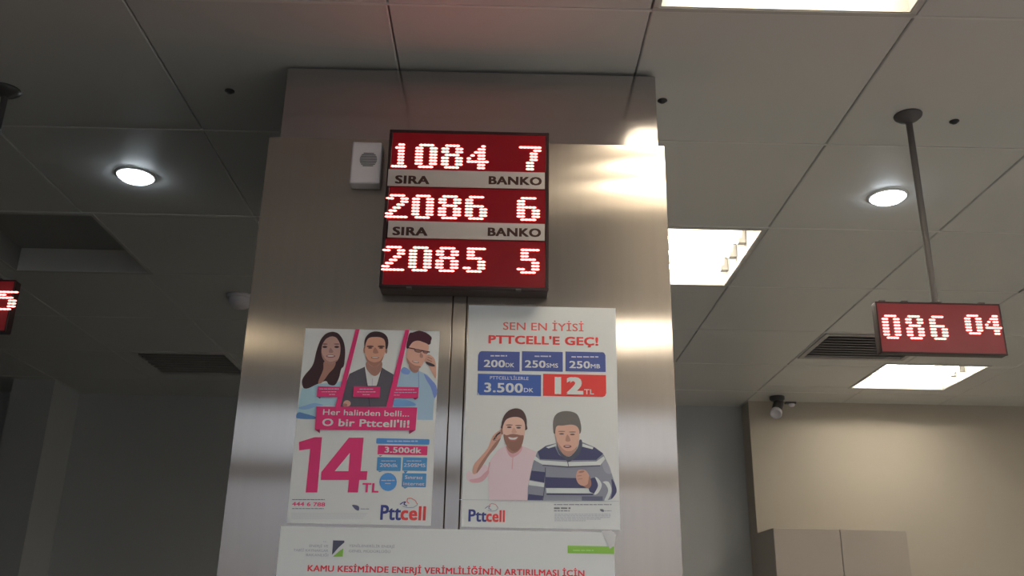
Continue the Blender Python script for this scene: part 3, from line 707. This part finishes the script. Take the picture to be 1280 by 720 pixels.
# footer
P2.use(570, 500, 4.236)
P2.line([(18, 528), (862, 536)], 2.2, pc(148, 148, 154), 5)
P2.use(575, 620, 6.4)
pttlogo(P2, 66, 212, 358, 108, 205, 113, 5)
P2.line([(200, 100), (222, 84), (240, 78), (228, 98), (252, 112)], 6, pc(110, 112, 135), 3)
P2.line([(222, 114), (255, 122), (285, 118), (304, 100), (300, 84)], 5, pc(130, 130, 145), 3)
P2.line([(302, 92), (285, 68), (258, 60), (240, 66), (240, 84)], 5, pc(165, 110, 112), 3)
P2.fine(752, 1212, 69, 8, pc(120, 118, 128), 2); P2.fine(752, 884, 98, 13, pc(100, 98, 108), 2); P2.fine(752, 878, 119, 8, pc(110, 108, 118), 2)
P2.poly([(1120, 106), (1146, 108), (1150, 126), (1128, 122)], pc(90, 90, 105), 2); P2.fine(1155, 1212, 119, 6, FINE, 2)
for k in range(5): P2.fine(756, 1205-(k == 3)*80-(k == 4)*200, 146+k*13, 6, pc(152, 151, 158), 2, k)
o = P2.mb.build('poster', P2.mats, origin=((x0+x1)/2, CD, z0))
tag(o, 'right white poster with two men, one in a striped jumper, and red 12 TL box', 'poster', 'posters on the steel column')

# --- lower notice
P3 = Print(CD-.0012)
a, b = on_y(351.5, 659.5, CD), on_y(767.5, 664, CD)
nx0, nx1, nz1 = a.x-.0005, b.x, on_y(560, 661.5, CD).z; nz0 = nz1-.50
P3.mb.box((nx0, P3.y, nz0), (nx1, CD-.0001, nz1), P3.mi(PAPER))
P3.use(345, 660, 5.818)
P3.poly([(415, 90), (496, 92), (498, 104), (455, 142), (408, 196)], pc(68, 68, 82), 2, False); P3.poly([(490, 148), (486, 208), (414, 208), (460, 168)], pc(112, 150, 62), 2, False)
GT = pc(142, 142, 148)
P3.text('T.C.', 340, 372, 94, 104, GT, 2); P3.text('ENERJİ VE', 242, 380, 122, 140, GT, 2, .01); P3.text('TABİİ KAYNAKLAR', 126, 380, 154, 172, GT, 2, .01); P3.text('BAKANLIĞI', 218, 380, 188, 206, GT, 2, .01)
P3.text('YENİLENEBİLİR ENERJİ', 530, 862, 123, 141, GT, 2, .01); P3.text('GENEL MÜDÜRLÜĞÜ', 530, 832, 161, 179, GT, 2, .01)
P3.use(0, 0, 1)
P3.text('KAMU KESİMİNDE ENERJİ VERİMLİLİĞİNİN ARTIRILMASI İÇİN', 384, 730.5, 709.6, 717.4, pc(196, 48, 60), 2, .03)
gb = P3.pt(709.5, 682, 2); ge = P3.pt(767, 692.5, 2)
P3.mb.add([(gb.x, gb.y, gb.z), (nx1-.0004, gb.y, gb.z), (nx1-.0004, gb.y, ge.z), (gb.x, gb.y, ge.z)], [[0, 1, 2, 3]], P3.mi(pc(118, 158, 66)))
P3.fine(716, 742, 688, 1.6, pc(140, 175, 100), 3)
t = P3.mb.build('notice_sheet', P3.mats, origin=((nx0+nx1)/2, CD, nz0))  # a printed paper sheet like the posters above it
tag(t, 'wide white notice with red heading and green bar below the two posters', 'notice', 'posters on the steel column')
M_tape = mat('clear_tape', (.75, .75, .76), .15, spec=.8)
P4 = Print(CD-.0022); P4.poly([(752, 664), (764, 663), (770, 668), (768, 682), (762, 686), (758, 676)], M_tape, 0, False); P4.mb.build("adhesive_tape", P4.mats, t)

# ------------------------------------------------------------------ cabinet against the projecting wall
yc = 5.2
c_l = on_y(968.5, 690, yc).x; c_m = on_y(1052.5, 690, yc).x; c_r = c_m+(c_m-c_l)*1.0
ct = on_y(1000, 660.5, yc).z
t = thing('cabinet', ((c_l+c_r)/2, (yc+BY)/2, 0), 'tall beige two-door cabinet against the lit wall at lower right', 'cabinet')
MB().box((c_l, yc+.02, .06), (c_r, BY-.002, ct), bev=.002).box((c_l+.02, yc+.05, 0), (c_r-.02, BY-.01, .06)).build('carcass', M_cabside, t)
for a, b, hx in ((c_l+.0015, c_m-.002, c_m-.03), (c_m+.002, c_r-.0015, c_m+.03)):
    d = MB().box((a, yc, .07), (b, yc+.019, ct-.001), bev=.0015).build('door', M_cab, t)
    MB().cyl((hx, yc-.025, .98), (hx, yc-.025, 1.12), .005, n=10).cyl((hx, yc-.025, .99), (hx, yc, .99), .004, n=8).cyl((hx, yc-.025, 1.11), (hx, yc, 1.11), .004, n=8).build('handle', M_rodgrey, d)

# ------------------------------------------------------------------ security camera at the top of the lit wall
ysc = 5.50
pb = on_y(972, 506, ysc); pe = on_y(968, 525, ysc-.10)
t = thing('security_camera', (pb.x, ysc, H), 'small dark security camera with white nose in the upper left corner of the lit wall', 'camera')
MB().lathe((pb.x, ysc, H), [(0, -.0005), (.045, -.0005), (.045, -.018), (.036, -.026), (0, -.026)], 24).build('ceiling_base', M_rod, t)
jt = Vector((pb.x, ysc, H-.06))
MB().cyl((pb.x, ysc, H-.024), jt, .012, n=14).lathe(jt, [(0, -.018), (.013, -.013), (.018, 0), (.013, .013), (0, .018)], 14).build('arm', M_rod, t)
ax = (pe-jt).normalized(); q0 = jt-ax*.05; q1 = jt+ax*.075
MB().cyl(q0, q1, .030, n=20).build('camera_body', M_rodgrey, t)
MB().lathe(q1, [(.0305, -.012), (.034, -.012), (.035, .012), (.030, .016), (.024, .004), (0, .004)], 22, axis=ax).build('nose_ring', M_whiteplastic, t)
hv = Vector((0, 0, 1))
MB().box((pb.x+.035, ysc-.05, H-.052), (pb.x+.10, ysc-.02, H-.040), bev=.003).build('bracket', M_rod, t)
MB().lathe((pb.x+.075, ysc-.036, H-.056), [(0, .004), (.018, .004), (.018, -.006), (.012, -.012), (0, -.013)], 16).build('lamp_lens', M_whiteplastic, t)

# ------------------------------------------------------------------ daylight and output
w = bpy.data.worlds.new('daylight'); sc.world = w; w.use_nodes = True
nt = w.node_tree; bg = nt.nodes['Background']; bg.inputs[1].default_value = 5.5
tc = nt.nodes.new('ShaderNodeTexCoord'); sp_ = nt.nodes.new('ShaderNodeSeparateXYZ'); rp = nt.nodes.new('ShaderNodeValToRGB')
nt.links.new(tc.outputs['Generated'], sp_.inputs[0]); nt.links.new(sp_.outputs['Z'], rp.inputs[0]); nt.links.new(rp.outputs[0], bg.inputs[0])
el = rp.color_ramp.elements                          # ground and street below, facades near the horizon, open sky above
el[0].position = 0; el[0].color = (.064, .068, .076, 1); el[1].position = .17; el[1].color = (.155, .18, .22, 1)
e3 = el.new(.23); e3.color = (.17, .20, .24, 1)
e4 = el.new(.30); e4.color = (.76, .88, 1.0, 1)
e2 = el.new(.12); e2.color = (.105, .12, .148, 1)
sc.view_settings.view_transform = 'Standard'; sc.view_settings.look = 'None'; sc.view_settings.gamma = 1; sc.view_settings.use_curve_mapping = False
sc.view_settings.exposure = 0.10
sc.cycles.use_denoising = True
sc.cycles.max_bounces = 8; sc.cycles.diffuse_bounces = 5; sc.cycles.glossy_bounces = 4
